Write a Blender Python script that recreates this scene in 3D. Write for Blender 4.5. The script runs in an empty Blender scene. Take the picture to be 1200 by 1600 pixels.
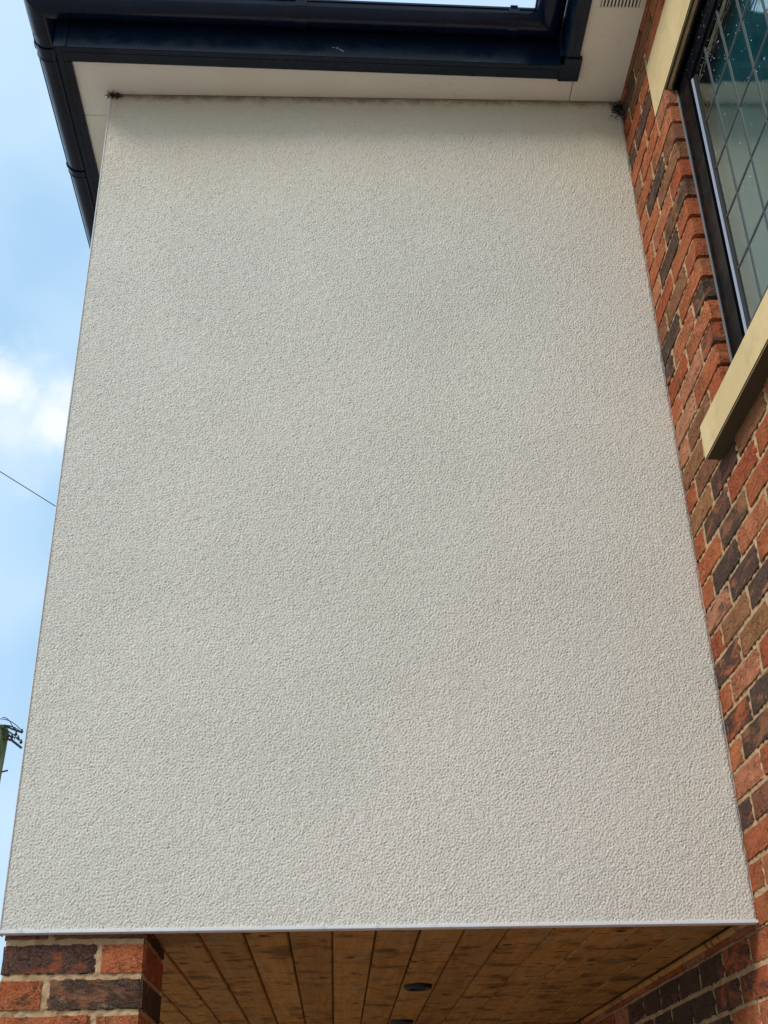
import bpy, bmesh, math, random
import numpy as np
from mathutils import Vector, Matrix, Euler
R = math.radians
random.seed(7); rng = np.random.default_rng(11)
S = bpy.context.scene
COL = S.collection

# ------------------------------------------------------------------ camera
W, H = 1.783, 2.782                       # rendered wall width and height (m); its lower left corner is the origin
cam_d = bpy.data.cameras.new('camera'); cam = bpy.data.objects.new('camera', cam_d); COL.objects.link(cam)
cam.location = (0.7795, -2.8812, -0.4941)
cam.rotation_euler = Euler((2.08158, 0.019867, -0.0359047), 'XYZ')
cam_d.sensor_fit = 'VERTICAL'; cam_d.sensor_height = 36; cam_d.lens = 1838.14/1600*36
cam_d.clip_start = .05; cam_d.clip_end = 2000
S.camera = cam
GZ = -2.1                                  # ground level

# ------------------------------------------------------------------ world and sun
SUN_EL, SUN_AZ = 37, 232                   # azimuth clockwise from +Y : behind the camera, to the left
world = bpy.data.worlds.new('World'); S.world = world; world.use_nodes = True
nt = world.node_tree; nt.nodes.clear()
def N(t, **k):
    n = nt.nodes.new(t)
    for a, b in k.items(): setattr(n, a, b)
    return n
def vmath(op, a, b=None):
    n = N('ShaderNodeVectorMath', operation=op); nt.links.new(a, n.inputs[0])
    if b is not None:
        if isinstance(b, tuple): n.inputs[1].default_value = b
        else: nt.links.new(b, n.inputs[1])
    return n
def wmath(op, a, b=None, clamp=False):
    n = N('ShaderNodeMath', operation=op, use_clamp=clamp)
    for i, v in enumerate((a, b)):
        if v is None: continue
        if isinstance(v, (int, float)): n.inputs[i].default_value = v
        else: nt.links.new(v, n.inputs[i])
    return n.outputs[0]
def wsmooth(v, a, b, lo=0., hi=1.):
    n = N('ShaderNodeMapRange', interpolation_type='SMOOTHSTEP'); nt.links.new(v, n.inputs[0])
    for i, q in enumerate((a, b, lo, hi)): n.inputs[i+1].default_value = q
    return n.outputs[0]
def wmix(f, a, b):
    n = N('ShaderNodeMix', data_type='RGBA')
    nt.links.new(f, n.inputs[0]) if not isinstance(f, float) else setattr(n.inputs[0], 'default_value', f)
    for i, v in ((6, a), (7, b)):
        if isinstance(v, tuple): n.inputs[i].default_value = v
        else: nt.links.new(v, n.inputs[i])
    return n.outputs[2]
tc = N('ShaderNodeTexCoord'); D = tc.outputs['Generated']
sky = N('ShaderNodeTexSky', sky_type='NISHITA', sun_disc=False, sun_elevation=R(SUN_EL), sun_rotation=R(SUN_AZ), air_density=1.2, dust_density=.6, ozone_density=1.3)
SKYK = .10
veil = (5.0, 7.9, 10.9, 1)                   # thin high veil over the blue
base = wmix(.78, sky.outputs[0], veil)
nz0 = N('ShaderNodeTexNoise'); nt.links.new(D, nz0.inputs['Vector']); nz0.inputs['Scale'].default_value = 5; nz0.inputs['Detail'].default_value = 3
base = wmix(wsmooth(nz0.outputs[0], .30, .62, 0, .75), base, (6.5, 8.5, 10.5, 1))
nz1 = N('ShaderNodeTexNoise'); nt.links.new(D, nz1.inputs['Vector']); nz1.inputs['Scale'].default_value = 2.1; nz1.inputs['Detail'].default_value = 7; nz1.inputs['Roughness'].default_value = .58
clear = wsmooth(vmath('DISTANCE', D, (-.25, .80, .52)).outputs['Value'], .45, .9)      # a gap in the cloud
cl = wmath('MULTIPLY', wsmooth(nz1.outputs[0], .42, .58), clear)
nz2 = N('ShaderNodeTexNoise'); nt.links.new(D, nz2.inputs['Vector']); nz2.inputs['Scale'].default_value = 22; nz2.inputs['Detail'].default_value = 5
def puff(d, r0, r1):
    dd = wmath('ADD', vmath('DISTANCE', D, d).outputs['Value'], wmath('MULTIPLY', wmath('SUBTRACT', nz2.outputs[0], .5), .11))
    return wsmooth(dd, r0, r1, 1, 0)
pf = wmath('MAXIMUM', puff((-.2640, .7860, .5592), .000, .046), puff((-.2262, .8078, .5432), -.010, .046))
cl = wmath('MAXIMUM', cl, wmath('MAXIMUM', pf, wmath('MULTIPLY', puff((-.2620, .7990, .5420), -.01, .07), .6)))
skyc = wmix(cl, base, (9.6, 10.1, 10.0, 1))
bg = N('ShaderNodeBackground'); bg.inputs[1].default_value = SKYK; nt.links.new(skyc, bg.inputs[0])
wo = N('ShaderNodeOutputWorld'); nt.links.new(bg.outputs[0], wo.inputs[0])
world.cycles.sampling_method = 'MANUAL'; world.cycles.sample_map_resolution = 512

sl = bpy.data.lights.new('sun', 'SUN'); sl.energy = 2.0; sl.angle = R(18); sl.color = (1, .94, .84)
sun = bpy.data.objects.new('sun', sl); COL.objects.link(sun)
az, el = R(SUN_AZ), R(SUN_EL)
sd = Vector((math.sin(az)*math.cos(el), math.cos(az)*math.cos(el), math.sin(el)))
sun.rotation_euler = sd.to_track_quat('Z', 'Y').to_euler(); sun.location = sd*30

S.view_settings.view_transform = 'Standard'; S.view_settings.look = 'None'
S.view_settings.exposure = 0.04; S.view_settings.gamma = 1; S.view_settings.use_curve_mapping = False

# ------------------------------------------------------------------ material helper
class M:
    def __init__(s, name, col=(.5,.5,.5), rough=.7, spec=.5, metal=0):
        s.m = bpy.data.materials.new(name); s.m.use_nodes = True; s.t = s.m.node_tree
        s.b = s.t.nodes['Principled BSDF']; s.b.inputs['Base Color'].default_value = (*col, 1)
        s.b.inputs['Roughness'].default_value = rough; s.b.inputs['Specular IOR Level'].default_value = spec
        s.b.inputs['Metallic'].default_value = metal
    def n(s, t, **k):
        n = s.t.nodes.new(t)
        for a, b in k.items(): setattr(n, a, b)
        return n
    def set(s, inp, v):
        if isinstance(v, bpy.types.NodeSocket): s.t.links.new(v, inp)
        elif isinstance(v, tuple) and len(v) == 3 and inp.type == 'RGBA': inp.default_value = (*v, 1)
        else: inp.default_value = v
    def coord(s, rand=False, scale=(1,1,1), kind='Object'):
        c = s.n('ShaderNodeTexCoord').outputs[kind]
        if rand:
            o = s.n('ShaderNodeObjectInfo'); v = s.n('ShaderNodeVectorMath', operation='SCALE'); v.inputs[0].default_value = (37., 17., 53.)
            s.t.links.new(o.outputs['Random'], v.inputs['Scale'])
            a = s.n('ShaderNodeVectorMath', operation='ADD'); s.t.links.new(c, a.inputs[0]); s.t.links.new(v.outputs[0], a.inputs[1]); c = a.outputs[0]
        if scale != (1,1,1):
            m = s.n('ShaderNodeVectorMath', operation='MULTIPLY'); s.t.links.new(c, m.inputs[0]); m.inputs[1].default_value = scale; c = m.outputs[0]
        return c
    def noise(s, vec, scale, detail=4, rough=.55, dist=0):
        n = s.n('ShaderNodeTexNoise'); s.t.links.new(vec, n.inputs['Vector'])
        n.inputs['Scale'].default_value = scale; n.inputs['Detail'].default_value = detail; n.inputs['Roughness'].default_value = rough; n.inputs['Distortion'].default_value = dist
        return n.outputs[0]
    def mr(s, v, a, b, lo=0., hi=1., smooth=True):
        n = s.n('ShaderNodeMapRange', interpolation_type='SMOOTHSTEP' if smooth else 'LINEAR'); s.set(n.inputs[0], v)
        for i, q in enumerate((a, b, lo, hi)): s.set(n.inputs[i+1], q)
        return n.outputs[0]
    def mix(s, f, a, b, mode='MIX'):
        n = s.n('ShaderNodeMix', data_type='RGBA', blend_type=mode); s.set(n.inputs[0], f); s.set(n.inputs[6], a); s.set(n.inputs[7], b); return n.outputs[2]
    def math(s, op, a, b=0., clamp=False):
        n = s.n('ShaderNodeMath', operation=op, use_clamp=clamp); s.set(n.inputs[0], a); s.set(n.inputs[1], b); return n.outputs[0]
    def sep(s, v):
        n = s.n('ShaderNodeSeparateXYZ'); s.t.links.new(v, n.inputs[0]); return n.outputs
    def color(s, v): s.set(s.b.inputs['Base Color'], v); return s
    def rough(s, v): s.set(s.b.inputs['Roughness'], v); return s
    def bump(s, h, dist=.002, strength=1.):
        n = s.n('ShaderNodeBump'); n.inputs['Distance'].default_value = dist; n.inputs['Strength'].default_value = strength
        s.t.links.new(h, n.inputs['Height'])
        prev = s.b.inputs['Normal'].links
        if prev: s.t.links.new(prev[0].from_socket, n.inputs['Normal'])
        s.t.links.new(n.outputs[0], s.b.inputs['Normal']); return s

# render coat: warm off-white silicone render, faint blotches, a grimy algae band tight under the soffit
mr_ = M('render_coat', rough=.9, spec=.25)
c = mr_.coord()
xyz = mr_.sep(c)
a = mr_.mix(mr_.mr(mr_.noise(c, 1.7, 3), .38, .62), (.715, .712, .672), (.75, .742, .70))
a = mr_.mix(mr_.mr(mr_.noise(c, 6, 5), .45, .75, 0, .12), a, (.62, .58, .50))
a = mr_.mix(mr_.mr(mr_.noise(c, 330, 3), .42, .72, 0, .55), a, (.46, .43, .365))
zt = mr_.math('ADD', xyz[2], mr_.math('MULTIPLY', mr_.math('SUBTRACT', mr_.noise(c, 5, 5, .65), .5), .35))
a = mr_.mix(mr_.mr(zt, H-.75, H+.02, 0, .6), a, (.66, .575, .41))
a = mr_.mix(mr_.math('MULTIPLY', mr_.mr(mr_.math('ADD', xyz[0], mr_.math('MULTIPLY', mr_.noise(c, 4, 4), .3)), W-.25, W+.15), .16), a, (.70, .65, .50))
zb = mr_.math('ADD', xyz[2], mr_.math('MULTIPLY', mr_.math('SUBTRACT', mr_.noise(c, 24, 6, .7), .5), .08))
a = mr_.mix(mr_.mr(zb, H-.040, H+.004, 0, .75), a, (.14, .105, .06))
sp = mr_.mr(mr_.noise(c, 170, 2, .5), .66, .73, 0, .6)
a = mr_.mix(sp, a, (.22, .2, .16))
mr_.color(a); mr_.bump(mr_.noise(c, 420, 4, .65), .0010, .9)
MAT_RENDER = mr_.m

mbe = M('bead_plastic', rough=.45, spec=.3); c = mbe.coord(); mbe.color(mbe.mix(mbe.mr(mbe.noise(c, 30, 6, .7), .5, .72, 0, .55), (.74, .77, .83), (.40, .38, .33))); MAT_BEAD = mbe.m
def dark_plastic(name, col, rough):
    m = M(name, col, rough, .08 if 'window' in name else .30); c = m.coord(kind='Object')
    m.color(m.mix(m.mr(m.noise(c, 9, 6, .7), .5, .8, 0, .5), col, tuple(min(1, q*2.0+.004) for q in col)))
    m.rough(m.mr(m.noise(c, 14, 5), .3, .7, rough-.06, rough+.16)); m.bump(m.noise(c, 6, 2), .002, .25)
    return m.m
MAT_GUTTER = dark_plastic('gutter_plastic', (.0030, .0090, .0280), .14)
MAT_FASCIA = dark_plastic('fascia_board', (.0030, .0100, .0260), .24)
MAT_FRAME = dark_plastic('window_frame_black', (.0015, .0022, .0042), .28)
mg = M('gasket_grey', (.22, .24, .26), .6); MAT_GASKET = mg.m
MAT_GLAZBEAD = M('glazing_bead_highlight', (.36, .43, .56), .28).m  # highlight along the dark frame put into the bead's pale blue colour

ms = M('soffit_board', rough=.55)
c = ms.coord(kind='Object')
a = ms.mix(ms.mr(ms.noise(c, 3, 4), .35, .7), (.84, .785, .70), (.88, .83, .75))
a = ms.mix(ms.mr(ms.noise(c, 90, 3, .6), .68, .74, 0, .5), a, (.2, .14, .09))
a = ms.mix(ms.mr(ms.noise(c, 12, 6, .7), .58, .8, 0, .35), a, (.42, .33, .22))
ms.color(a); MAT_SOFFIT = ms.m

# brick: tone, darkness and seed come from the object's colour
mb = M('brick_clay', rough=.88, spec=.2)
c = mb.coord(True)
oi = mb.n('ShaderNodeObjectInfo'); sc_ = mb.n('ShaderNodeSeparateColor'); mb.t.links.new(oi.outputs['Color'], sc_.inputs[0])
rp = mb.n('ShaderNodeValToRGB'); mb.t.links.new(sc_.outputs[0], rp.inputs[0])
cols = [(0,(.40,.092,.038)), (.3,(.51,.15,.062)), (.55,(.52,.215,.125)), (.78,(.38,.17,.075)), (1,(.26,.10,.055))]
while len(rp.color_ramp.elements) < len(cols): rp.color_ramp.elements.new(.5)
for e, (p_, q) in zip(rp.color_ramp.elements, cols): e.position = p_; e.color = (*q, 1)
cs = mb.n('ShaderNodeVectorMath', operation='MULTIPLY'); mb.t.links.new(c, cs.inputs[0]); cs.inputs[1].default_value = (.6, 1, 1.4); cs = cs.outputs[0]
big = mb.noise(cs, 14, 6, .66, .8); mid = mb.noise(cs, 38, 5, .65, .6); fine = mb.noise(c, 210, 4, .65)
a = mb.mix(mb.mr(mid, .35, .7), rp.outputs[0], mb.mix(1., rp.outputs[0], (1.22, 1.45, 1.5), 'MULTIPLY'))
a = mb.mix(mb.mr(fine, .46, .68, 0, .75), a, mb.mix(1., rp.outputs[0], (.45, .42, .42), 'MULTIPLY'))
crk = mb.noise(cs, 30, 5, .6, 2.2)
crm = mb.math('MULTIPLY', mb.mr(mb.math('ABSOLUTE', mb.math('SUBTRACT', crk, .5)), .004, .022, 1, 0), mb.mr(big, .44, .56))
a = mb.mix(mb.math('MULTIPLY', crm, .8), a, (.07, .03, .018))
a = mb.mix(mb.mr(mb.noise(c, 9, 4, .6), .52, .66, 0, .55), a, (.30, .135, .05))
dm = mb.math('ADD', mb.math('ADD', big, mb.math('MULTIPLY', mb.math('SUBTRACT', mid, .5), .45)), mb.math('MULTIPLY', mb.math('SUBTRACT', sc_.outputs[1], .5), .62))
a = mb.mix(mb.mr(dm, .55, .74, 0, .90), a, mb.mix(mb.mr(fine, .35, .7), (.034, .024, .020), (.135, .098, .082)))
a = mb.mix(mb.mr(mb.noise(c, 22, 6, .7), .60, .74, 0, .55), a, (.47, .36, .25))
a = mb.mix(mb.mr(mb.noise(cs, 62, 5, .7, 1.2), .60, .68, 0, .7), a, (.05, .028, .02))
mb.color(a)
mb.bump(big, .012, 1.); mb.bump(mb.noise(cs, 75, 5, .7, 1.5), .0055, 1.); mb.bump(fine, .0016, 1.); mb.bump(mb.math('MULTIPLY', crm, -1.), .0025, 1.)
MAT_BRICK = mb.m
def mortar_mat(name, sh=1.):
    m = M(name, rough=.95, spec=.2); c = m.coord()
    a = m.mix(m.mr(m.noise(c, 18, 5, .65), .35, .68), (.42*sh, .28*sh, .155*sh), (.56*sh, .40*sh, .245*sh))
    a = m.mix(m.mr(m.noise(c, 60, 5, .7), .56, .76, 0, .6), a, (.27*sh, .19*sh, .12*sh)); m.color(a)
    m.bump(m.noise(c, 45, 5, .7), .005, .9); m.bump(m.noise(c, 320, 3, .6), .0012, .8); return m.m
MAT_MORTAR = mortar_mat('mortar')
mst = M('cream_stone', rough=.85, spec=.25); c = mst.coord(kind='Object')
a = mst.mix(mst.mr(mst.noise(c, 5, 4), .35, .7), (.63, .49, .26), (.72, .575, .32)); a = mst.mix(mst.mr(mst.noise(c, 18, 6, .7), .5, .75, 0, .5), a, (.44, .33, .17))
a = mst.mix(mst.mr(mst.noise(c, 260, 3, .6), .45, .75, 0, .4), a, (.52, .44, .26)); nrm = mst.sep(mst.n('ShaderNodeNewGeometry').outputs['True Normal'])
a = mst.mix(mst.mr(mst.math('SUBTRACT', mst.math('MULTIPLY', nrm[2], -1.), mst.math('MULTIPLY', mst.noise(c, 12, 5, .6), .25)), .6, .8, 0, .96), a, (.055, .038, .02))  # downward faces darkened: underside shade put into the stone colour
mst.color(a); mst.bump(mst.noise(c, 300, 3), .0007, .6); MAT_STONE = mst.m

# stained softwood boards
mw = M('stained_pine', rough=.7, spec=.1); c = mw.coord(True)
g = mw.n('ShaderNodeVectorMath', operation='MULTIPLY'); mw.t.links.new(c, g.inputs[0]); g.inputs[1].default_value = (26, 1.4, 26); g = g.outputs[0]
k = mw.n('ShaderNodeVectorMath', operation='MULTIPLY'); mw.t.links.new(c, k.inputs[0]); k.inputs[1].default_value = (16, 62, 16); k = k.outputs[0]
a = mw.mix(mw.mr(mw.noise(g, 1.6, 6, .65, 1.2), .3, .7), (.42, .20, .055), (.56, .30, .10))
a = mw.mix(mw.mr(mw.noise(c, 7, 5, .65), .50, .66, 0, .75), a, (.115, .058, .022))
a = mw.mix(mw.mr(mw.noise(k, 1.15, 2, .5), .635, .67, 0, .9), a, (.020, .010, .005))
vo = mw.n('ShaderNodeTexVoronoi'); mw.t.links.new(c, vo.inputs['Vector']); vo.inputs['Scale'].default_value = 7.5
a = mw.mix(mw.mr(vo.outputs['Distance'], .08, .15, .9, 0), a, (.045, .018, .007))
a = mw.mix(mw.mr(mw.noise(c, 9.3, 5, .6), .58, .70, 0, .55), a, (.36, .30, .20))
wc = mw.coord(kind='Object')
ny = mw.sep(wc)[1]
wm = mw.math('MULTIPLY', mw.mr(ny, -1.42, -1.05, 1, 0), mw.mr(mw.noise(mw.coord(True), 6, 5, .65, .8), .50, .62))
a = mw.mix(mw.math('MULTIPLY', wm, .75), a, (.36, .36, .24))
a = mw.mix(mw.math('MULTIPLY', mw.mr(ny, -1.47, -1.36, 1, 0), mw.mr(mw.noise(mw.coord(True), 4, 4, .6), .35, .6, 0, .7)), a, (.09, .04, .02))  # board ends darkened by the drip bead: recess shade put into the wood
tv = mw.n('ShaderNodeObjectInfo').outputs['Random']
a = mw.mix(mw.math('MULTIPLY', tv, .42), a, mw.mix(1., a, (.45, .40, .36), 'MULTIPLY'))
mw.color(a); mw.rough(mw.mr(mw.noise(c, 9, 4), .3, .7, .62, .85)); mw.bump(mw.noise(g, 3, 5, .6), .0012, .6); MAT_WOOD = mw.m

# lead, glass, blind
MAT_LEAD = M('lead_strip', (.07, .072, .078), .45, .5, .2).m
mgl = bpy.data.materials.new('window_glass'); mgl.use_nodes = True; t = mgl.node_tree; t.nodes.clear()
o = t.nodes.new('ShaderNodeOutputMaterial'); mx = t.nodes.new('ShaderNodeMixShader'); tr = t.nodes.new('ShaderNodeBsdfTransparent'); gl = t.nodes.new('ShaderNodeBsdfGlossy'); fr = t.nodes.new('ShaderNodeFresnel')
tr.inputs[0].default_value = (.62, .84, .86, 1); gl.inputs['Roughness'].default_value = .035; gl.inputs[0].default_value = (.80, .95, .92, 1); fr.inputs[0].default_value = 2.6
tcn = t.nodes.new('ShaderNodeTexCoord'); mp = t.nodes.new('ShaderNodeMapping'); mp.inputs['Scale'].default_value = (1, .5, 2.2); nn = t.nodes.new('ShaderNodeTexNoise'); nn.inputs['Scale'].default_value = 34; nn.inputs['Detail'].default_value = 2
bp_ = t.nodes.new('ShaderNodeBump'); bp_.inputs['Distance'].default_value = .0005; bp_.inputs['Strength'].default_value = .5
t.links.new(tcn.outputs['Object'], mp.inputs[0]); t.links.new(mp.outputs[0], nn.inputs['Vector']); t.links.new(nn.outputs[0], bp_.inputs['Height']); t.links.new(bp_.outputs[0], gl.inputs['Normal'])
mu = t.nodes.new('ShaderNodeMath'); mu.operation = 'MULTIPLY'; mu.use_clamp = True; mu.inputs[1].default_value = 1.6; t.links.new(fr.outputs[0], mu.inputs[0]); ge = t.nodes.new('ShaderNodeNewGeometry'); m2 = t.nodes.new('ShaderNodeMath'); m2.operation = 'SUBTRACT'; m2.inputs[0].default_value = 1; t.links.new(ge.outputs['Backfacing'], m2.inputs[1]); m3 = t.nodes.new('ShaderNodeMath'); m3.operation = 'MULTIPLY'; t.links.new(mu.outputs[0], m3.inputs[0]); t.links.new(m2.outputs[0], m3.inputs[1]); t.links.new(m3.outputs[0], mx.inputs[0]); t.links.new(tr.outputs[0], mx.inputs[1]); t.links.new(gl.outputs[0], mx.inputs[2]); t.links.new(mx.outputs[0], o.inputs[0])
MAT_GLASS = mgl
MAT_BLIND = M('teal_blind', (.11, .215, .245), .8).m
md = M('water_drop', (.9, .95, 1.), .05, .8); md.b.inputs['Transmission Weight'].default_value = .6; MAT_DROP = md.m
MAT_WEB = M('dusty_cobweb', (.035, .028, .02), .95).m
MAT_BLACK = M('black_rubber', (.012, .012, .014), .5).m
MAT_LENS = M('downlight_lens', (.10, .10, .11), .25).m
mpl = M('mossy_pole', rough=.9); c = mpl.coord(scale=(9, 9, 1.0))
a = mpl.mix(mpl.mr(mpl.noise(c, 1.3, 5, .65), .35, .66), (.045, .085, .020), (.20, .20, .11)); a = mpl.mix(mpl.mr(mpl.noise(c, 2.9, 4, .65), .55, .7, 0, .7), a, (.02, .022, .012)); mpl.color(a); MAT_POLE = mpl.m
MAT_PLASTER = M('plain_plaster', (.6, .57, .5), .9).m
mt = M('roof_tile', rough=.85); c = mt.coord(); mt.color(mt.mix(mt.noise(c, 12, 5), (.10, .075, .06), (.17, .13, .11))); MAT_TILE = mt.m
mgd = M('block_paving', rough=.9); c = mgd.coord(); bt = mgd.n('ShaderNodeTexBrick'); mgd.t.links.new(c, bt.inputs['Vector']); bt.inputs['Scale'].default_value = 5
bt.inputs['Color1'].default_value = (.33, .29, .245, 1); bt.inputs['Color2'].default_value = (.28, .25, .22, 1); bt.inputs['Mortar'].default_value = (.06, .055, .05, 1); bt.inputs['Mortar Size'].default_value = .015
mgd.color(mgd.mix(mgd.mr(mgd.noise(c, 1.5, 5), .3, .7, 0, .5), bt.outputs[0], (.29, .265, .235))); MAT_GROUND = mgd.m
MAT_TWIG = M('dark_bark', (.035, .028, .02), .9).m
MAT_SPLASH = M('dried_splash', (.5, .55, .62), .8).m

# ------------------------------------------------------------------ object helpers
def thing(name, label, cat, loc=(0,0,0), group=None):
    o = bpy.data.objects.new(name, None); COL.objects.link(o); o.location = loc; o.empty_display_size = .1
    o['label'] = label; o['category'] = cat; o['kind'] = 'thing'
    if group: o['group'] = group
    return o
def mesh_obj(name, me, mat=None, parent=None, loc=None, rot=None):
    if mat is not None and not me.materials: me.materials.append(mat)
    o = bpy.data.objects.new(name, me); COL.objects.link(o)
    if parent:
        o.parent = parent
        # children carry world coordinates: cancel the parent's own offset
        off = Vector(parent.matrix_world.translation) if parent.matrix_world.translation.length else Vector(parent.location)
        o.location = (Vector(loc) if loc is not None else Vector()) - root_loc(parent)
    elif loc is not None: o.location = loc
    if rot is not None: o.rotation_euler = rot
    return o
def root_loc(p):
    v = Vector()
    while p is not None: v += Vector(p.location); p = p.parent
    return v
def tag(o, label=None, cat=None, group=None, kind=None):
    for a_, b_ in (('label', label), ('category', cat), ('group', group), ('kind', kind)):
        if b_: o[a_] = b_
    return o
class MB:
    def __init__(s): s.v = []; s.f = []
    def box(s, x0, x1, y0, y1, z0, z1):
        b = len(s.v); s.v += [(x, y, z) for z in (z0, z1) for y in (y0, y1) for x in (x0, x1)]
        s.f += [tuple(b+i for i in q) for q in ((0,2,3,1), (4,5,7,6), (0,1,5,4), (2,6,7,3), (0,4,6,2), (1,3,7,5))]; return s
    def prism(s, poly, axis, a0, a1):      # poly in the two other axes, extruded along axis
        n = len(poly); b = len(s.v)
        for a_ in (a0, a1):
            for u, w_ in poly:
                p = {'x': (a_, u, w_), 'y': (u, a_, w_), 'z': (u, w_, a_)}[axis]; s.v.append(p)
        s.f.append(tuple(range(b, b+n))); s.f.append(tuple(range(b+2*n-1, b+n-1, -1)))
        for i in range(n): j = (i+1) % n; s.f.append((b+i, b+n+i, b+n+j, b+j))
        return s
    def tube(s, pts, r, seg=8, cap=True):
        pts = [Vector(p) for p in pts]; rr = r if isinstance(r, (list, tuple)) else [r]*len(pts); b = len(s.v)
        up = Vector((0.13, .21, 1)).normalized()
        for i, p in enumerate(pts):
            d = (pts[min(i+1, len(pts)-1)]-pts[max(i-1, 0)]).normalized()
            u = d.cross(up); u = u.normalized() if u.length > 1e-3 else d.cross(Vector((1,0,0))).normalized(); w_ = d.cross(u)
            for k_ in range(seg):
                a_ = 2*math.pi*k_/seg; s.v.append(tuple(p + (u*math.cos(a_)+w_*math.sin(a_))*rr[i]))
        for i in range(len(pts)-1):
            for k_ in range(seg):
                k2 = (k_+1) % seg; s.f.append((b+i*seg+k_, b+i*seg+k2, b+(i+1)*seg+k2, b+(i+1)*seg+k_))
        if cap: s.f.append(tuple(range(b+seg-1, b-1, -1))); s.f.append(tuple(b+(len(pts)-1)*seg+k_ for k_ in range(seg)))
        return s
    def ring(s, prof, cx, cy, seg=40):      # lathe about a vertical axis
        b = len(s.v); n = len(prof)
        for k_ in range(seg):
            a_ = 2*math.pi*k_/seg
            for r_, z in prof: s.v.append((cx+r_*math.cos(a_), cy+r_*math.sin(a_), z))
        for k_ in range(seg):
            k2 = (k_+1) % seg
            for i in range(n-1): s.f.append((b+k_*n+i, b+k2*n+i, b+k2*n+i+1, b+k_*n+i+1))
        return s
    def mesh(s, name, bevel=0, smooth=False, origin=(0,0,0)):
        me = bpy.data.meshes.new(name); ox, oy, oz = origin
        me.from_pydata([(x-ox, y-oy, z-oz) for x, y, z in s.v], [], s.f)
        bm = bmesh.new(); bm.from_mesh(me); bmesh.ops.recalc_face_normals(bm, faces=bm.faces)
        if bevel: bmesh.ops.bevel(bm, geom=[e for e in bm.edges if e.calc_face_angle(0) > .5], offset=bevel, segments=2, affect='EDGES', clamp_overlap=True)
        if smooth:
            for f in bm.faces: f.smooth = True
            for e in bm.edges:
                if e.calc_face_angle(0) > R(38): e.smooth = False
        bm.to_mesh(me); bm.free(); return me
    def build(s, name, mat, parent=None, bevel=0, smooth=False, origin=(0,0,0)):
        return mesh_obj(name, s.mesh(name, bevel, smooth, origin), mat, parent, origin)

# ------------------------------------------------------------------ ground
g = bpy.data.meshes.new('ground'); g.from_pydata([(-600,-600,0), (600,-600,0), (600,600,0), (-600,600,0)], [], [(0,1,2,3)])
tag(mesh_obj('ground', g, MAT_GROUND, None, (0,0,GZ)), kind='structure')

# ------------------------------------------------------------------ rendered wall (first-floor extension)
ext = thing('rendered_wall', 'tall off-white textured rendered wall face of the overhanging upper storey', 'wall', (0, 0, 0))
MB().box(.002, W, .004, 6, .050, H+.3).build('wall_core', MAT_PLASTER, ext)
def band_noise(nz, nx, d, lam, seed, aniso=1., bw_=.34):
    r_ = np.random.default_rng(seed); n = r_.standard_normal((nz, nx))
    F = np.fft.rfft2(n); kz = np.fft.fftfreq(nz, d)[:, None]; kx = np.fft.rfftfreq(nx, d)[None, :]
    k_ = np.sqrt((kx*aniso)**2 + kz**2)*lam
    F *= np.exp(-((k_-1)/bw_)**2); h_ = np.fft.irfft2(F, s=(nz, nx)); return h_/h_.std()
dgrid = .0021
nx, nz = int((W-.004)/dgrid)+1, int((H-.010)/dgrid)+1
hf = band_noise(nz, nx, dgrid, .0078, 3, 1, .8) + .75*band_noise(nz, nx, dgrid, .0052, 4, 1, .4); hf /= hf.std()
lump = band_noise(nz, nx, dgrid, .035, 5); wide = band_noise(nz, nx, dgrid, .45, 6)
hf = np.where(hf > .15, .15+.45*np.tanh((hf-.15)/.45), hf); hf = np.clip(hf, -2.3, 1)
amp = .00130*(1+.03*wide)
yy = -(hf*amp + lump*.00015 + wide*.0003)
xs = np.linspace(.0035, W-.0005, nx); zs = np.linspace(.0095, H-.0005, nz)
co = np.empty((nz, nx, 3)); co[..., 0] = xs[None, :]; co[..., 1] = yy; co[..., 2] = zs[:, None]
# uneven hand-cut joint against the brickwork
edge = np.clip((xs-(W-.012))/.012, 0, 1)[None, :]
wob = np.interp(np.arange(nz), np.arange(0, nz+40, 9), rng.normal(0, .0016, len(np.arange(0, nz+40, 9))))
co[..., 0] += edge*(wob[:, None] - .001) ; co[..., 1] += edge**3*.006
for k_ in range(420):               # odd deep pits and proud grains
    pi_, pj_ = rng.integers(4, nz-4), rng.integers(4, nx-4); rr_ = rng.uniform(1.0, 1.9); sg = .0022 if rng.random() < .6 else -.0013
    for da in range(-3, 4):
        for db in range(-3, 4): co[pi_+da, pj_+db, 1] += sg*math.exp(-(da*da+db*db)/(rr_*rr_))
idx = np.arange(nz*nx).reshape(nz, nx)
q = np.stack([idx[:-1, :-1], idx[:-1, 1:], idx[1:, 1:], idx[1:, :-1]], -1).reshape(-1, 4)
me = bpy.data.meshes.new('render_coat'); me.vertices.add(nz*nx); me.vertices.foreach_set('co', co.reshape(-1).astype(np.float32))
me.loops.add(q.size); me.loops.foreach_set('vertex_index', q.reshape(-1).astype(np.int32)); me.polygons.add(len(q))
me.polygons.foreach_set('loop_start', np.arange(0, q.size, 4, dtype=np.int32)); me.polygons.foreach_set('use_smooth', np.ones(len(q), dtype=bool))
me.update(calc_edges=True)
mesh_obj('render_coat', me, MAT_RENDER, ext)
MB().box(.0005, .0036, -.0028, .03, .0, H).build('corner_bead', MAT_BEAD, ext, .0008)
MB().box(-.001, W-.001, -.007, .020, .0015, .0095).build('drip_bead', MAT_BEAD, ext, .0012)
MB().box(.0, W-.001, .0045, .018, .010, .024).build('drip_bead_back', MAT_BLACK, ext)

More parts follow.
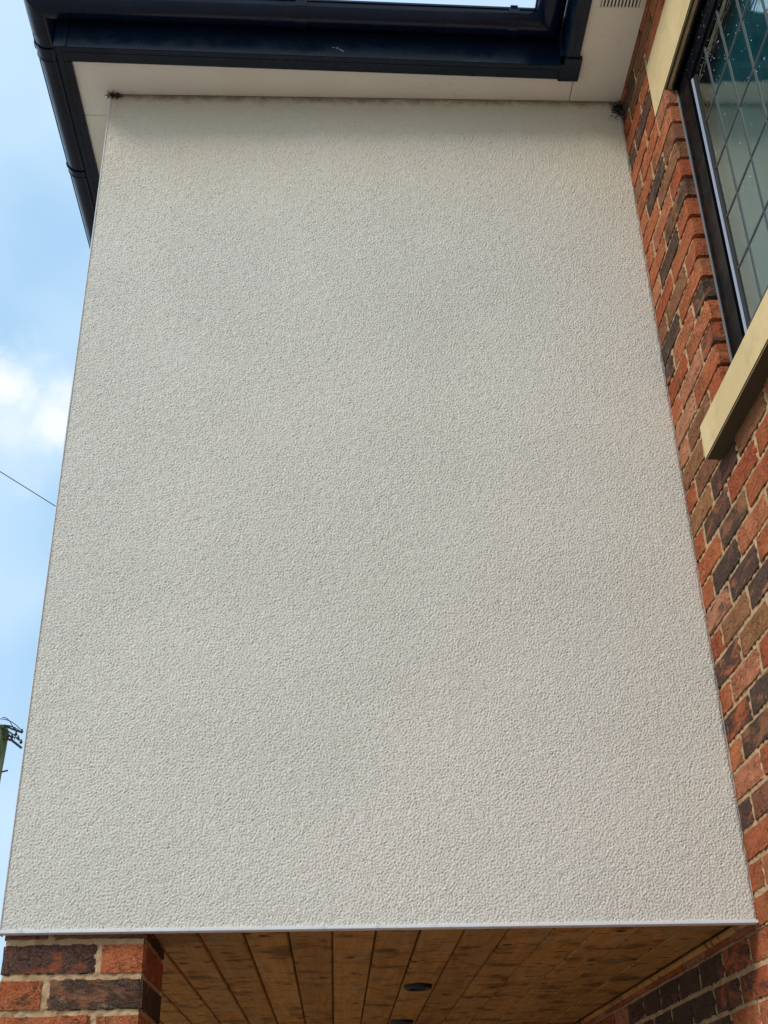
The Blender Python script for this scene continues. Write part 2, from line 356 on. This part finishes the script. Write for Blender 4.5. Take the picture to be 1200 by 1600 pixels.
# ------------------------------------------------------------------ bricks
def brick_mesh(name, L, Dp, Hh, seed, nx_=8, ny_=3, nz_=4, rough=.0026):
    """clay brick, front-face centre at the origin, facing -Y, length along X"""
    r_ = random.Random(seed); V = {}; vs = []; fs = []
    ox, oz, od = r_.uniform(-3, 3), r_.uniform(-3, 3), r_.uniform(-3, 3)
    from mathutils import noise
    def vid(i, j, k_):
        if (i, j, k_) in V: return V[(i, j, k_)]
        def e(t_, n):           # pull the outer rows close to the arrises
            if t_ == 0: return 0
            if t_ == n: return 1
            return .035+(t_-1)/(n-2)*.93 if n > 2 else .5
        u, v_, w_ = e(i, nx_), e(j, ny_), e(k_, nz_)
        x, y, z = (u-.5)*L, v_*Dp, (w_-.5)*Hh
        ex = (i in (0, nx_))+(j in (0, ny_))+(k_ in (0, nz_))
        cc = .0035*(ex-1) if ex > 1 else 0
        x -= math.copysign(cc, u-.5) if i in (0, nx_) else 0; z -= math.copysign(cc, w_-.5) if k_ in (0, nz_) else 0; y += cc*(1 if j == 0 else -1) if j in (0, ny_) else 0
        n = noise.noise_vector(Vector((x*34+ox, y*34+od, z*34+oz)))
        a_ = rough*(1.5 if ex > 1 else 1)
        V[(i, j, k_)] = len(vs); vs.append((x+n.x*a_, y+n.y*a_*.55-(.0008 if j == 0 and ex == 1 else 0), z+n.z*a_)); return V[(i, j, k_)]
    for i in range(nx_):
        for k_ in range(nz_):
            fs.append((vid(i,0,k_), vid(i+1,0,k_), vid(i+1,0,k_+1), vid(i,0,k_+1))); fs.append((vid(i,ny_,k_), vid(i,ny_,k_+1), vid(i+1,ny_,k_+1), vid(i+1,ny_,k_)))
        for j in range(ny_):
            fs.append((vid(i,j,0), vid(i,j+1,0), vid(i+1,j+1,0), vid(i+1,j,0))); fs.append((vid(i,j,nz_), vid(i+1,j,nz_), vid(i+1,j+1,nz_), vid(i,j+1,nz_)))
    for j in range(ny_):
        for k_ in range(nz_):
            fs.append((vid(0,j,k_), vid(0,j,k_+1), vid(0,j+1,k_+1), vid(0,j+1,k_))); fs.append((vid(nx_,j,k_), vid(nx_,j+1,k_), vid(nx_,j+1,k_+1), vid(nx_,j,k_+1)))
    me = bpy.data.meshes.new(name); me.from_pydata(vs, [], fs); me.materials.append(MAT_BRICK); me.update()
    for p in me.polygons: p.use_smooth = True
    try: me.set_sharp_from_angle(angle=R(50))
    except Exception: pass
    return me
STRETCH = [brick_mesh('stretcher', .215, .102, .0655, 100+i) for i in range(10)]
HALF = [brick_mesh('half_brick', .102, .102, .0655, 200+i, 4) for i in range(5)]
def brick_tone(dark=None):
    u = random.random(); tone = random.choice((random.uniform(0, .35), random.uniform(.1, .5), random.uniform(.3, .6), random.uniform(.1, .85), random.uniform(0, .3), random.uniform(.85, 1)))
    dk = dark if dark is not None else (random.uniform(0, .38) if u < .72 else random.uniform(.5, .85))
    return (tone, dk, random.random(), 1)
def put_brick(me, parent, loc, rz, dark=None, tone=None):
    o = mesh_obj('brick', me, None, parent, loc, (random.gauss(0, .004), random.gauss(0, .004), rz+random.gauss(0, .004)))
    cc = brick_tone(dark); o.color = cc if tone is None else (tone, cc[1], cc[2], 1); return o

# ---- the brick house wall on the right (plane x = W, facing -x)
bw = thing('brick_wall', 'red and charcoal mottled brick house wall on the right, with a leaded window', 'wall', (W, 0, GZ))
PITCH = .0744
DARK = {(10,-1),(11,-1),(8,-1),(7,-1),(6,-2),(5,0),(3,-1),(0,0),(22,-1),(19,0),(18,-2),(18,0),(26,-1),(30,-1),(30,0),(33,0),(-5,3),(-5,2),(-4,2),(-4,4),(-4,5),(-5,4),(-4,3),(-6,3),(-5,5),(-6,5)}
HALFD = {(9,-1),(7,0),(3,0),(16,-2),(23,-1),(2,-1),(-4,1)}
WY0, WY1, WZ0, WZ1 = -1.78, -.42, 1.205, 2.364      # window opening
yoff = lambda c_, z: (-.093 if c_ % 2 == 0 else -.203) + (.0077*z if z > 0 else -.035)
YEND = 3.0
far_v = []; far_f = []
def cutlist(c_, z):
    """bricks of one course as (y0, y1, index)"""
    off = yoff(c_, z); out = []
    for n in range(-10, 16):
        y0, y1 = off+.225*n+.005, off+.225*(n+1)-.005
        if y1 > YEND: continue
        out.append([y0, y1, n])
    return out
def clip_out(segs, a0, a1):
    r_ = []
    for y0, y1, n in segs:
        if y1 <= a0 or y0 >= a1: r_.append([y0, y1, n]); continue
        if y0 < a0-.03: r_.append([y0, a0-.005, n])
        if y1 > a1+.03: r_.append([a1+.003, y1, n])
    return r_
mesh_cache = {}
def sized_brick(L):
    if abs(L-.215) < .006: return random.choice(STRETCH)
    if abs(L-.102) < .008: return random.choice(HALF)
    k_ = round(L/.006)
    if k_ not in mesh_cache: mesh_cache[k_] = brick_mesh('cut_brick', k_*.006, .102, .0655, 300+k_, 4)
    return mesh_cache[k_]
for c_ in range(-31, 36):
    z = .252+PITCH*c_
    segs = cutlist(c_, z)
    if z-.03 < WZ1 and z+.03 > WZ0: segs = clip_out(segs, WY0, WY1)
    if z+.028 > 2.366 and z-.028 < 2.59: segs = clip_out(segs, -1.9, -.300)       # lintel
    if z+.0325 > 1.11 and z-.028 < 1.18: segs = clip_out(segs, -1.9, -.318)       # sill
    for y0, y1, n in segs:
        if WZ0 < z+.03 < WZ1+.05 and -.44 < y0 < -.38: y0 = -.4185
        vis = (-1.30 < y0 and z > -.65 and (y0 < .03 if z > .03 else y0 < 2.6)) and not (z > .2 and y0 < -1.05+.0*z)
        vis = vis and z - .5*y0 > -.70 if z < 0 else vis
        L = y1-y0; xj = W+random.gauss(0, .0004)
        if vis:
            dk = .92 if (c_, n) in DARK else (.72 if (c_, n) in HALFD else None)
            if dk is None and z > 0: dk = random.uniform(0, .42)
            if z < 0 and y0 > .25: dk = random.uniform(.8, 1.2)  # bricks deep under the porch: its shade put into their tone
            put_brick(sized_brick(L), bw, (xj, (y0+y1)/2, z+random.gauss(0, .0008)), R(-90), dk)
        else:
            b = len(far_v); x0, x1, z0, z1 = xj-W, .1, z-.0325-GZ, z+.0325-GZ
            far_v += [(x, y, zz) for zz in (z0, z1) for y in (y0, y1) for x in (x0, x1)]
            far_f += [tuple(b+i for i in qq) for qq in ((0,2,3,1), (4,5,7,6), (0,1,5,4), (2,6,7,3), (0,4,6,2), (1,3,7,5))]
me = bpy.data.meshes.new('outlying_bricks'); me.from_pydata(far_v, [], far_f)
for tn_, dk_ in ((.1, .15), (.35, .3), (.55, .1), (.8, .4), (.2, .75), (.6, .95), (.95, .5)):
    mk = MAT_BRICK.copy(); sn = [n_ for n_ in mk.node_tree.nodes if n_.bl_idname == 'ShaderNodeSeparateColor'][0]
    mk.node_tree.links.remove(sn.inputs[0].links[0]); sn.inputs[0].default_value = (tn_, dk_, .5, 1); me.materials.append(mk)
mi = []
for _ in range(len(far_f)//6): mi += [random.choice((0, 0, 1, 1, 2, 2, 3, 4, 5, 6))]*6
me.polygons.foreach_set('material_index', mi)
ob = mesh_obj('outlying_bricks', me, None, bw, (W, 0, GZ)); ob['kind'] = 'stuff'
mo = MB(); x0, x1 = W+.0075, W+.28
mo.box(x0, x1, -2.5, YEND, GZ, WZ0-.002).box(x0, x1, WY1+.020, YEND, WZ0-.002, WZ1).box(x0, x1, -2.5, WY0, WZ0-.002, WZ1).box(x0, x1, -2.5, YEND, WZ1, H+.4)
mo.build('mortar_bed', MAT_MORTAR, bw, origin=(W, 0, GZ))
MB().box(W-3.2, W+.0, YEND, YEND+.2, GZ, .02).build('back_wall', MAT_MORTAR, bw)
def mortar_sheet(name, parent, A, U, V, nrm, nu, nv, step, seed, skip=None):
    'uneven hand-struck mortar surface: A origin, U/V unit directions, nrm outward normal'
    h_ = np.clip(band_noise(nv, nu, step, .030, seed, 1, .6)*.0012+band_noise(nv, nu, step, .010, seed+1, 1, .45)*.0005, -.003, .0011)
    A, U, V, nrm = map(np.array, (A, U, V, nrm)); iu = np.arange(nu)*step; iv = np.arange(nv)*step
    P = A+U*iu[None, :, None]+V*iv[:, None, None]+nrm*h_[:, :, None]
    ix = np.arange(nu*nv).reshape(nv, nu); q_ = np.stack([ix[:-1, :-1], ix[:-1, 1:], ix[1:, 1:], ix[1:, :-1]], -1).reshape(-1, 4)
    if skip is not None:
        c0 = P.reshape(-1, 3)[q_[:, 0]]; q_ = q_[~skip(c0)]
    P = P-np.array(root_loc(parent))
    me = bpy.data.meshes.new(name); me.from_pydata(P.reshape(-1, 3).tolist(), [], q_.tolist())
    for p_ in me.polygons: p_.use_smooth = True
    o = bpy.data.objects.new(name, me); me.materials.append(MAT_MORTAR); COL.objects.link(o); o.parent = parent; return o
mortar_sheet('mortar_face', bw, (W+.0030, .03, -.01), (0, -1., 0), (0, 0, 1.), (-1., 0, 0), 260, 690, .004, 41, lambda c: (c[:, 1] < WY1+.022) & (c[:, 2] > 1.10))
mortar_sheet('mortar_face', bw, (W+.0030, 1.4, -.46), (0, -1., 0), (0, 0, 1.), (-1., 0, 0), 500, 112, .004, 43)
# stone lintel and sill
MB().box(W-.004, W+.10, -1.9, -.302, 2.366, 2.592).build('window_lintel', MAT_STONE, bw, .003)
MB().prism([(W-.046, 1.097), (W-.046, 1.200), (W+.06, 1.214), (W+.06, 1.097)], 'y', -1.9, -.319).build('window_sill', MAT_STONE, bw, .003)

# window: outer frame, glazing bead, pane, leads
FX = W+.034; GX = FX+.005; zb0, zb1 = 1.206, 2.363
fr_ = MB()
def ringframe(mb_, xa, xb, y0, y1, z0, z1, t_, ts=None):
    ts = ts or t_
    mb_.box(xa, xb, y1-t_, y1, z0, z1).box(xa, xb, y0, y0+t_, z0, z1).box(xa, xb, y0+t_, y1-t_, z1-ts, z1).box(xa, xb, y0+t_, y1-t_, z0, z0+t_); return mb_
win = ringframe(fr_, FX, FX+.07, WY0, WY1-.003, zb0, zb1, .060).build('window', MAT_FRAME, bw, .003)
win['label'] = 'black framed window with square leaded panes of greenish glass'
ringframe(MB(), FX-.006, FX+.03, WY0+.03, WY1-.040, zb0+.03, zb1-.028, .072).build('sash', MAT_FRAME, win, .004)
ringframe(MB(), FX-.002, FX+.0035, WY0+.105, WY1-.116, zb0+.06, zb1-.075, .014, .012).build('glazing_bead', MAT_GLAZBEAD, win, .003)
ringframe(MB(), FX+.0015, FX+.0045, WY0+.115, WY1-.130, zb0+.07, zb1-.085, .016, .016).build('glass_gasket', MAT_BLACK, win)
MB().box(W+.016, FX+.02, WY0, WY1-.012, 2.344, 2.3645).build('head_trim', MAT_FRAME, win, .001)
MB().box(FX-.004, FX+.003, WY1-.0045, WY1-.0005, zb0, zb1-.001).build('silicone_seal', MAT_GASKET, win)
MB().box(GX, GX+.004, WY0+.106, WY1-.114, zb0+.085, zb1-.102).build('pane', MAT_GLASS, win)
MB().box(GX+.045, GX+.05, WY0+.06, WY1-.06, zb0+.02, zb1-.02).build('blind', MAT_BLIND, win)
for i in range(9):
    y = -.656-.1205*i
    if y > WY0+.12: MB().prism([(GX-.0028, y-.0012), (GX-.0022, y-.0035), (GX, y-.0038), (GX, y+.0038), (GX-.0022, y+.0030), (GX-.0028, y+.0012)], 'z', zb0+.075, zb1-.09).build('lead', MAT_LEAD, win)
for i in range(5):
    z = 2.068-.180*i
    if z > zb0+.08: MB().prism([(GX-.0024, z-.0012), (GX-.0018, z-.0035), (GX, z-.0036), (GX, z+.0036), (GX-.0018, z+.0035), (GX-.0024, z+.0012)], 'y', WY0+.13, WY1-.14).build('lead', MAT_LEAD, win)
dr = MB()
for i in range(330):
    y = -.56-random.random()**1.3*.75; z = 2.27-abs(random.gauss(0, .22)); x = GX
    if random.random() < .15: y = random.uniform(-.9, -.45); z = random.uniform(2.28, 2.34); x = FX-.006 if y < -.53 else FX
    if z < 1.3: continue
    r_ = random.uniform(.0007, .0016)*(1.3 if random.random() < .12 else 1)
    b = len(dr.v); dr.v.append((x-r_*.55, y, z))
    for ring_r, dx in ((.6, .4), (1., 0)):
        for k_ in range(6): a_ = k_*math.pi/3; dr.v.append((x-r_*dx+.0001, y+r_*ring_r*math.cos(a_), z+r_*ring_r*math.sin(a_)*1.25))
    for k_ in range(6):
        k2 = (k_+1) % 6; dr.f.append((b, b+1+k_, b+1+k2)); dr.f.append((b+1+k_, b+7+k_, b+7+k2, b+1+k2))
d_ = dr.build('raindrops', MAT_DROP, win, smooth=True); d_['kind'] = 'stuff'

# ---- brick pier under the rendered wall
pier = thing('brick_pier', 'square red and purple-brown brick pier under the left end of the rendered wall', 'pier', (.17, .18, GZ))
PX0, PX1, PY0, PY1 = .010, .337, .020, .347
zc = -.009-.0330-.005
MB().box(PX0+.008, PX1-.008, PY0+.008, PY1-.008, GZ, .018).build('mortar_core', MAT_MORTAR, pier)
mortar_sheet('mortar_face', pier, (PX0+.004, PY0+.0038, -.34), (1., 0, 0), (0, 0, 1.), (0, -1., 0), 107, 119, .003, 45)
mortar_sheet('mortar_face', pier, (PX1-.0038, PY0+.004, -.34), (0, 1., 0), (0, 0, 1.), (1., 0, 0), 107, 119, .003, 47)
pier_tones = {0: [(.0, .95), (.28, .08)], 1: [(.95, .80), (.72, .38)], 2: [(.2, .60), (.30, .15)], 3: [(.1, .3), (.4, .7)]}
zlist = [-.014+.0765*.5] + [-.014-.0765*(i+.5) for i in range(27)]
for i, z in enumerate(zlist):
    if i == 0:      # cut course tucked up under the wall
        z = .003
        me_s = brick_mesh('split_brick', .215, .102, .020, 77); me_h = me_s
    flip = (i % 2 == 0)
    tn = pier_tones.get(i-1, None)
    mids = [(.5*(PX0+PX0+.215), PY0, 0, PX0+.1075)]
    if not flip: # course with stretcher on the left: joint at .225
        spec = [(PX0+.1075, PY0, 0), (PX1, PY0+.1075, 90), (PX1-.1075, PY1, 180), (PX0, PY1-.1075, -90)]
    else:
        spec = [(PX1-.1075, PY0, 0), (PX0, PY0+.1075, -90), (PX0+.1075, PY1, 180), (PX1, PY1-.1075, 90)]
    for j, (x, y, rz) in enumerate(spec):
        o = put_brick(me_s if i == 0 else random.choice(STRETCH), pier, (x, y, z), R(rz), None)
        if i == 0: o.color = (1, .75, .5, 1)
        if rz == 90: o.color = (.95, 1.1, random.random(), 1)  # return side toned dark, the shade there put into the brick colour
        if tn and j < (2 if not flip else 1): o.color = (tn[j][0], tn[j][1], random.random(), 1)
# ------------------------------------------------------------------ timber ceiling of the porch
ceil = thing('porch_ceiling', 'brown stained timber board ceiling under the overhang, grubby with dark knots', 'ceiling', (.9, 1.5, .02))
bj = [-.002+.1106*i for i in range(17)]
x = .005
bm_list = []
xs_b = [.002+.110*i for i in range(0, 17)]
for i in range(16):
    x0 = .001+.110*i; x1 = min(x0+.110, W-.004)
    if x1-x0 < .02: continue
    wd = x1-x0; cx_ = (x0+x1)/2; zz = .022+random.uniform(-.0012, .0012)
    pr = [(-wd/2+.0016, .006), (-wd/2+.0050, 0), (wd/2-.0050, 0), (wd/2-.0016, .006), (wd/2-.0016, .016), (-wd/2+.0016, .016)]
    me = MB().prism(pr, 'y', -1.48, 1.49).mesh('board')
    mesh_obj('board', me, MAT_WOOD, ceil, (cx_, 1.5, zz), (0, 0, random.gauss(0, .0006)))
MB().box(.01, W, .02, 2.98, .040, .046).build('backing_board', MAT_BLACK, ceil)
MB().prism([(W-.013, .0215), (W-.004, .0215), (W-.004, .008), (W-.008, .009), (W-.0125, .014)], 'y', .02, 2.98).build('edge_trim', MAT_WOOD, ceil)
for k_, (lx, ly, lb) in enumerate(((1.042, 1.13, 'small round black downlight in the timber ceiling, nearer the rendered wall'), (1.040, 2.14, 'second round black downlight in the timber ceiling, at the bottom of the photo'))):
    dl = thing('recessed_light', lb, 'ceiling light', (lx, ly, .02), 'downlights in the timber ceiling')
    MB().ring([(.030, .024), (.031, .012), (.036, .008), (.045, .012), (.046, .021)], lx, ly).build('trim_ring', MAT_BLACK, dl, smooth=True)
    MB().ring([(.0005, .0150), (.018, .0145), (.031, .018)], lx, ly, 28).build('lens', MAT_LENS, dl, smooth=True)

# ------------------------------------------------------------------ eaves: fascia, soffit, roof
YF = lambda x: -.2065+(x+.150)*.0258      # the front eaves are not quite parallel to the wall
FYO = -.165; FYL = -.2065; FXL = -.150; FXM = 1.555
roof = thing('eaves_roof', 'tiled roof edge with black fascia boards and pale cream soffit above the rendered wall', 'roof', (.8, 0, H))
hz = H-.012
def skew(mb_, x0, x1, d0, d1, z0, z1): return mb_.prism([(x0, YF(x0)+d0), (x1, YF(x1)+d0), (x1, YF(x1)+d1), (x0, YF(x0)+d1)], 'z', z0, z1)
def Lfascia_x(x0, x1): return skew(skew(MB(), x0, x1, 0, .020, hz, H+.165), x0, x1, .020, .060, hz, hz+.012)
Lfascia_x(FXL+.02, FXM).build('fascia', MAT_FASCIA, roof, .0015)
MB().box(FXL, FXL+.0195, FYL, 5.9, hz, H+.165).box(FXL+.0195, -.106, YF(-.1)+.0605, 5.9, hz, hz+.012).build('fascia', MAT_FASCIA, roof, .0015)
MB().box(FXM, FXM+.020, -3.2, FYO-.0, hz, H+.165).box(FXM+.020, 1.602, -3.2, FYO, hz, hz+.012).build('fascia', MAT_FASCIA, roof, .0015)
MB().box(FXL-.004, FXL+.036, FYL-.004, FYL, hz-.003, H+.165).box(FXL-.004, FXL, FYL, FYL+.04, hz-.003, H+.165).build('corner_trim', MAT_FASCIA, roof, .001)
MB().box(1.541, 1.612, -.195, -.099, hz-.006, hz+.013).box(1.541, FXM-.001, -.195, FYO-.003, hz-.006, H+.2).build('corner_trim', MAT_FASCIA, roof, .002)
sz0, sz1 = H+.0005, H+.010
MB().box(-.106, -.0, .095, 5.9, sz0, sz1).build('soffit_panel', MAT_SOFFIT, roof, .001)
MB().prism([(-.106, YF(-.106)+.060), (1.5995, YF(1.6)+.060), (1.5995, -.0005), (-.0005, -.0005), (-.0005, .0935), (-.106, .0935)], 'z', sz0, sz1).build('soffit_panel', MAT_SOFFIT, roof, .001)
MB().box(1.602, W-.001, -3.2, -.0, sz0, sz1).build('soffit_panel', MAT_SOFFIT, roof, .001)
vent = MB(); vy1, vx0, vx1 = -.382, 1.628, 1.768
vent.box(vx0, vx1, vy1-.006, vy1, sz0-.006, sz0).box(vx0, vx1, vy1-.9, vy1-.894, sz0-.006, sz0).box(vx0, vx0+.006, vy1-.894, vy1-.006, sz0-.006, sz0).box(vx1-.006, vx1, vy1-.894, vy1-.006, sz0-.006, sz0)
vent = vent.build('soffit_vent', MAT_SOFFIT, roof, .0015)
MB().box(vx0+.006, vx1-.006, vy1-.894, vy1-.006, sz0-.0012, sz0-.0004).build('vent_recess', MAT_BLACK, vent)
sm = MB().box(-.0030, .0030, -.444, .444, -.0048, -.0012).mesh('slat', .0012)
for i in range(11): mesh_obj('slat', sm, MAT_SOFFIT, vent, (vx0+.0125+i*.01150, vy1-.45, sz0))
# roof tiles: hidden from below, there for anyone standing elsewhere
tl = MB()
for r_ in range(9):
    y0 = -.19+r_*.27; z0 = H+.17+r_*.17
    for cc in range(9):
        xx = -.2+cc*.30+(.15 if r_ % 2 else 0); tl.prism([(y0, z0), (y0+.36, z0+.226), (y0+.36, z0+.245), (y0, z0+.022)], 'x', xx, xx+.292)
o = tl.build('roof_tiles', MAT_TILE, roof); o['kind'] = 'stuff'
tl = MB()
for r_ in range(9):
    x0 = FXM-.03+r_*.27; z0 = H+.17+r_*.17
    for cc in range(10):
        y_ = -.3-cc*.3+(.15 if r_ % 2 else 0); tl.prism([(x0, z0), (x0+.36, z0+.226), (x0+.36, z0+.245), (x0, z0+.022)], 'y', y_-.292, y_)
o = tl.build('roof_tiles', MAT_TILE, roof); o['kind'] = 'stuff'
# dried splash on the fascia
sp_ = MB()
for dx, dz, l, an in ((0, 0, .016, -50), (.012, -.006, .020, -40), (.020, -.012, .012, -70), (-.012, .003, .010, -20), (.004, .006, .008, 30)):
    a_ = R(an); c0 = Vector((.783+dx, YF(.783+dx)-.0008, H+.030+dz)); e1 = Vector((math.cos(a_), 0, math.sin(a_)))*l/2; e2 = Vector((-math.sin(a_), 0, math.cos(a_)))*.0011
    b = len(sp_.v); sp_.v += [tuple(c0+q1) for q1 in (-e1, e2, e1, -e2)]; sp_.f.append((b, b+1, b+2, b+3))
sp_.build('dried_splash', MAT_SPLASH, roof)

# ------------------------------------------------------------------ gutter
gut = thing('gutter', 'glossy black half-round gutter running round the eaves, with clipped union brackets', 'gutter', (.7, -.245, H+.1))
GC = .051
def profile(r0, th, lip=.004):
    pts = []
    for i in range(25): a_ = math.pi*i/24; pts.append((GC-(-math.cos(a_))*r0*-1, -math.sin(a_)*r0))
    inner = [(GC+(u-GC)*(r0-th)/r0, z*(r0-th)/r0) for u, z in reversed(pts)]
    return pts+inner
GZC = H+.139
path = [(FXL, 5.9), (FXL, FYL), (FXM, YF(FXM)), (FXM, -3.2)]
def sweep(i0, i1, prof, name, parent, t0=None, t1=None, zc=GZC):
    """profile (u outwards, z) along fascia segment i0-i1 with mitred ends; t0/t1 cut it straight at those lengths"""
    P = [Vector((*p, 0)) for p in path]; mb_ = MB(); n = len(prof)
    d = (P[i1]-P[i0]).normalized(); nr = Vector((d.y, -d.x, 0)); L = (P[i1]-P[i0]).length
    def mitre(i):
        if i == 0 or i == len(P)-1: return nr
        a_ = (P[i]-P[i-1]).normalized(); b_ = (P[i+1]-P[i]).normalized(); na = Vector((a_.y, -a_.x, 0)); nb = Vector((b_.y, -b_.x, 0)); m_ = (na+nb); return m_/(m_.dot(nr))
    for k_ in (0, 1):
        tt = (t0, t1)[k_]; i = (i0, i1)[k_]
        for u, z in prof:
            p = P[i]+mitre(i)*u if tt is None else P[i0]+d*tt+nr*u
            mb_.v.append((p.x, p.y, zc+z))
    mb_.f.append(tuple(range(n))); mb_.f.append(tuple(range(2*n-1, n-1, -1)))
    for i in range(n): j = (i+1) % n; mb_.f.append((i, n+i, n+j, j))
    return mb_.build(name, MAT_GUTTER, parent, smooth=True)
pf_ = profile(.0495, .0028)
lipo = [(GC+.0495, -.006), (GC+.0535, -.006), (GC+.0535, .002), (GC+.0495, .002)]
for i in range(3):
    s_ = sweep(i, i+1, pf_, 'gutter_run', gut)
    sweep(i, i+1, lipo, 'front_lip', s_)
pb = profile(.0530, .003)
pc = [(u, z) for u, z in pb]
def clip(seg, t_, wd=.030):
    s_ = sweep(seg, seg+1, pb, 'union_bracket', gut, t_-wd/2, t_+wd/2)
    for e in (-wd/2-.003, wd/2-.003): sweep(seg, seg+1, profile(.0550, .004), 'union_rib', s_, t_+e, t_+e+.006)
    sweep(seg, seg+1, [(GC+.053, -.004), (GC+.060, .002), (GC+.058, .006), (GC+.049, .003)], 'clip', s_, t_-.012, t_+.012)
for xx in (.662, 1.378): clip(1, xx-FXL)
clip(0, 5.9-(-.085), .05); clip(0, 5.9-.47, .03)
# external corner fitting
for seg, a0, a1 in ((0, 5.9+.2065-.05, None), (1, None, .05)): sweep(seg, seg+1, profile(.0522, .003), 'corner_fitting', gut, a0, a1)
for xx in (): sweep(1, 2, [(0, .012), (0, -.052), (.012, -.058), (.060, -.0645), (.104, -.052), (.106, -.047), (.060, -.0585), (.014, -.050), (.014, .012)], 'fascia_bracket', gut, xx-FXL, xx-FXL+.022)

# ------------------------------------------------------------------ cobwebs in the two top corners
def cobweb(name, label, c0, n, spread, drop):
    mb_ = MB(); c0 = Vector(c0); r_ = random.Random(hash(label) % 1000 if False else len(label))
    for i in range(n):
        p = c0+Vector((r_.gauss(0, spread[0]), -abs(r_.gauss(0, spread[1]))-.003, -abs(r_.gauss(0, spread[2]))-.002)); pts = [p]
        for k_ in range(4): p = p+Vector((r_.gauss(0, .006), r_.gauss(0, .003), r_.gauss(0, .004)-drop)); p.y = min(p.y, -.0025); p.z = min(p.z, H-.001); pts.append(p)
        mb_.tube(pts, [.0008, .0013, .0011, .0009, .0004], 4)
    me = mb_.mesh(name); o = mesh_obj(name, me, MAT_WEB, None, (0,0,0)); tag(o, label, 'cobweb', 'cobwebs at the top corners of the wall'); return o
cobweb('cobweb', 'small dark cobweb tuft at the top left corner of the rendered wall', (.012, 0, H-.006), 36, (.013, .004, .006), .0005)
cobweb('cobweb', 'black dusty cobweb in the top right corner between rendered wall and brickwork', (W-.016, -.002, H-.018), 90, (.011, .008, .028), .001)
mbd = MB(); 
for k_ in range(14):
    pass

# ------------------------------------------------------------------ telegraph pole, cable and bare tree beyond
px, py = -4.165, 14.0
pole = thing('telegraph_pole', 'mossy green wooden telegraph pole at the left edge with tangled black wires on top', 'pole', (px-.35, py, GZ))
ptop = 5.36
MB().tube([(px-.40, py, GZ), (px-.05, py, 4.2), (px-.012, py, 5.0), (px, py, ptop-.10), (px, py, ptop-.04), (px, py, ptop)], [.17, .145, .140, .135, .115, .06], 18).build('pole_shaft', MAT_POLE, pole, smooth=True)
MB().tube([(px+.10, py-.1, 5.13), (px+.22, py-.1, 5.10), (px+.38, py-.1, 4.98)], .018, 6).build('bracket', MAT_BLACK, pole)
MB().tube([(px+.08, py-.1, 5.33), (px+.20, py-.1, 5.27), (px+.34, py-.1, 5.22)], .014, 6).build('bracket', MAT_BLACK, pole)
for dx, dz in ((.16, 5.17), (.22, 5.16), (.27, 5.20), (.31, 5.14), (.35, 5.24), (.36, 5.08)):
    MB().tube([(px+dx, py-.1, dz-.035), (px+dx, py-.1, dz-.015), (px+dx, py-.1, dz), (px+dx, py-.1, dz+.03)], [.012, .026, .018, .010], 8).build('insulator', MAT_BLACK, pole)
rr = random.Random(5)
for i in range(9):
    a0 = Vector((px+rr.uniform(-.25, .05), py-.12, 5.35+rr.uniform(-.12, .12))); a1 = Vector((px+rr.uniform(.18, .38), py-.12, rr.uniform(5.05, 5.26))); mid_ = (a0+a1)/2+Vector((0, 0, rr.uniform(.05, .16)))
    pts = [a0*(1-t_)**2+mid_*2*t_*(1-t_)+a1*t_*t_ for t_ in [k_/10 for k_ in range(11)]]
    MB().tube(pts, .0065, 5).build('wire', MAT_BLACK, pole)
for i in range(5):
    c0 = Vector((px-.17+rr.uniform(-.05, .08), py-.16, 5.25+rr.uniform(-.1, .14))); q_ = rr.uniform(.06, .13)
    MB().tube([c0+Vector((q_*math.cos(t_*.52), 0, q_*1.2*math.sin(t_*.52))) for t_ in range(13)], .007, 5, False).build('wire_loop', MAT_BLACK, pole)
MB().tube([(px+.12, py, 4.66), (px+.20, py, 4.68)], .012, 6).build('step_peg', MAT_BLACK, pole)

p0 = Vector((.02, 5.55, 3.27)); p1 = Vector((-1.39, 3.72, 3.506)); dd = (p1-p0)/(p1-p0).length
pts = [p0+dd*t_ for t_ in np.linspace(0, 30, 40)]
cb = MB().tube(pts, .0028, 6).build('overhead_cable', MAT_BLACK, None)
tag(cb, 'thin grey overhead cable crossing the sky to the left of the rendered wall', 'cable')

tree = thing('bare_tree', 'distant dark twiggy tree just showing at the lower left edge beside the pier', 'tree', (-8.3, 30, GZ))
tk = MB(); tw = MB()
def branch(p, d, l, r_, dep):
    n = 4; pts = [p]; q1 = p
    for i in range(n): q1 = q1+d*l/n; d = (d+Vector((rr.gauss(0, .12), rr.gauss(0, .12), rr.gauss(.04, .1)))).normalized(); pts.append(q1)
    (tk if dep < 2 else tw).tube(pts, [r_*(1-.4*i/n) for i in range(n+1)], 6 if dep < 2 else 4, False)
    if dep < 5:
        for i in range(4 if dep < 4 else 3):
            s_ = pts[rr.randint(2, n)]; a_ = rr.uniform(0, 6.28); nd = (d*rr.uniform(.5, 1)+Vector((math.cos(a_), math.sin(a_), rr.uniform(-.1, .6)))*rr.uniform(.5, .9)).normalized(); branch(s_, nd, l*rr.uniform(.6, .78), r_*.5, dep+1)
branch(Vector((-8.3, 30, GZ)), Vector((0, 0, 1)), 2.6, .16, 0)
tk.build('trunk', MAT_TWIG, tree); o = tw.build('crown', MAT_TWIG, tree); o['kind'] = 'stuff'
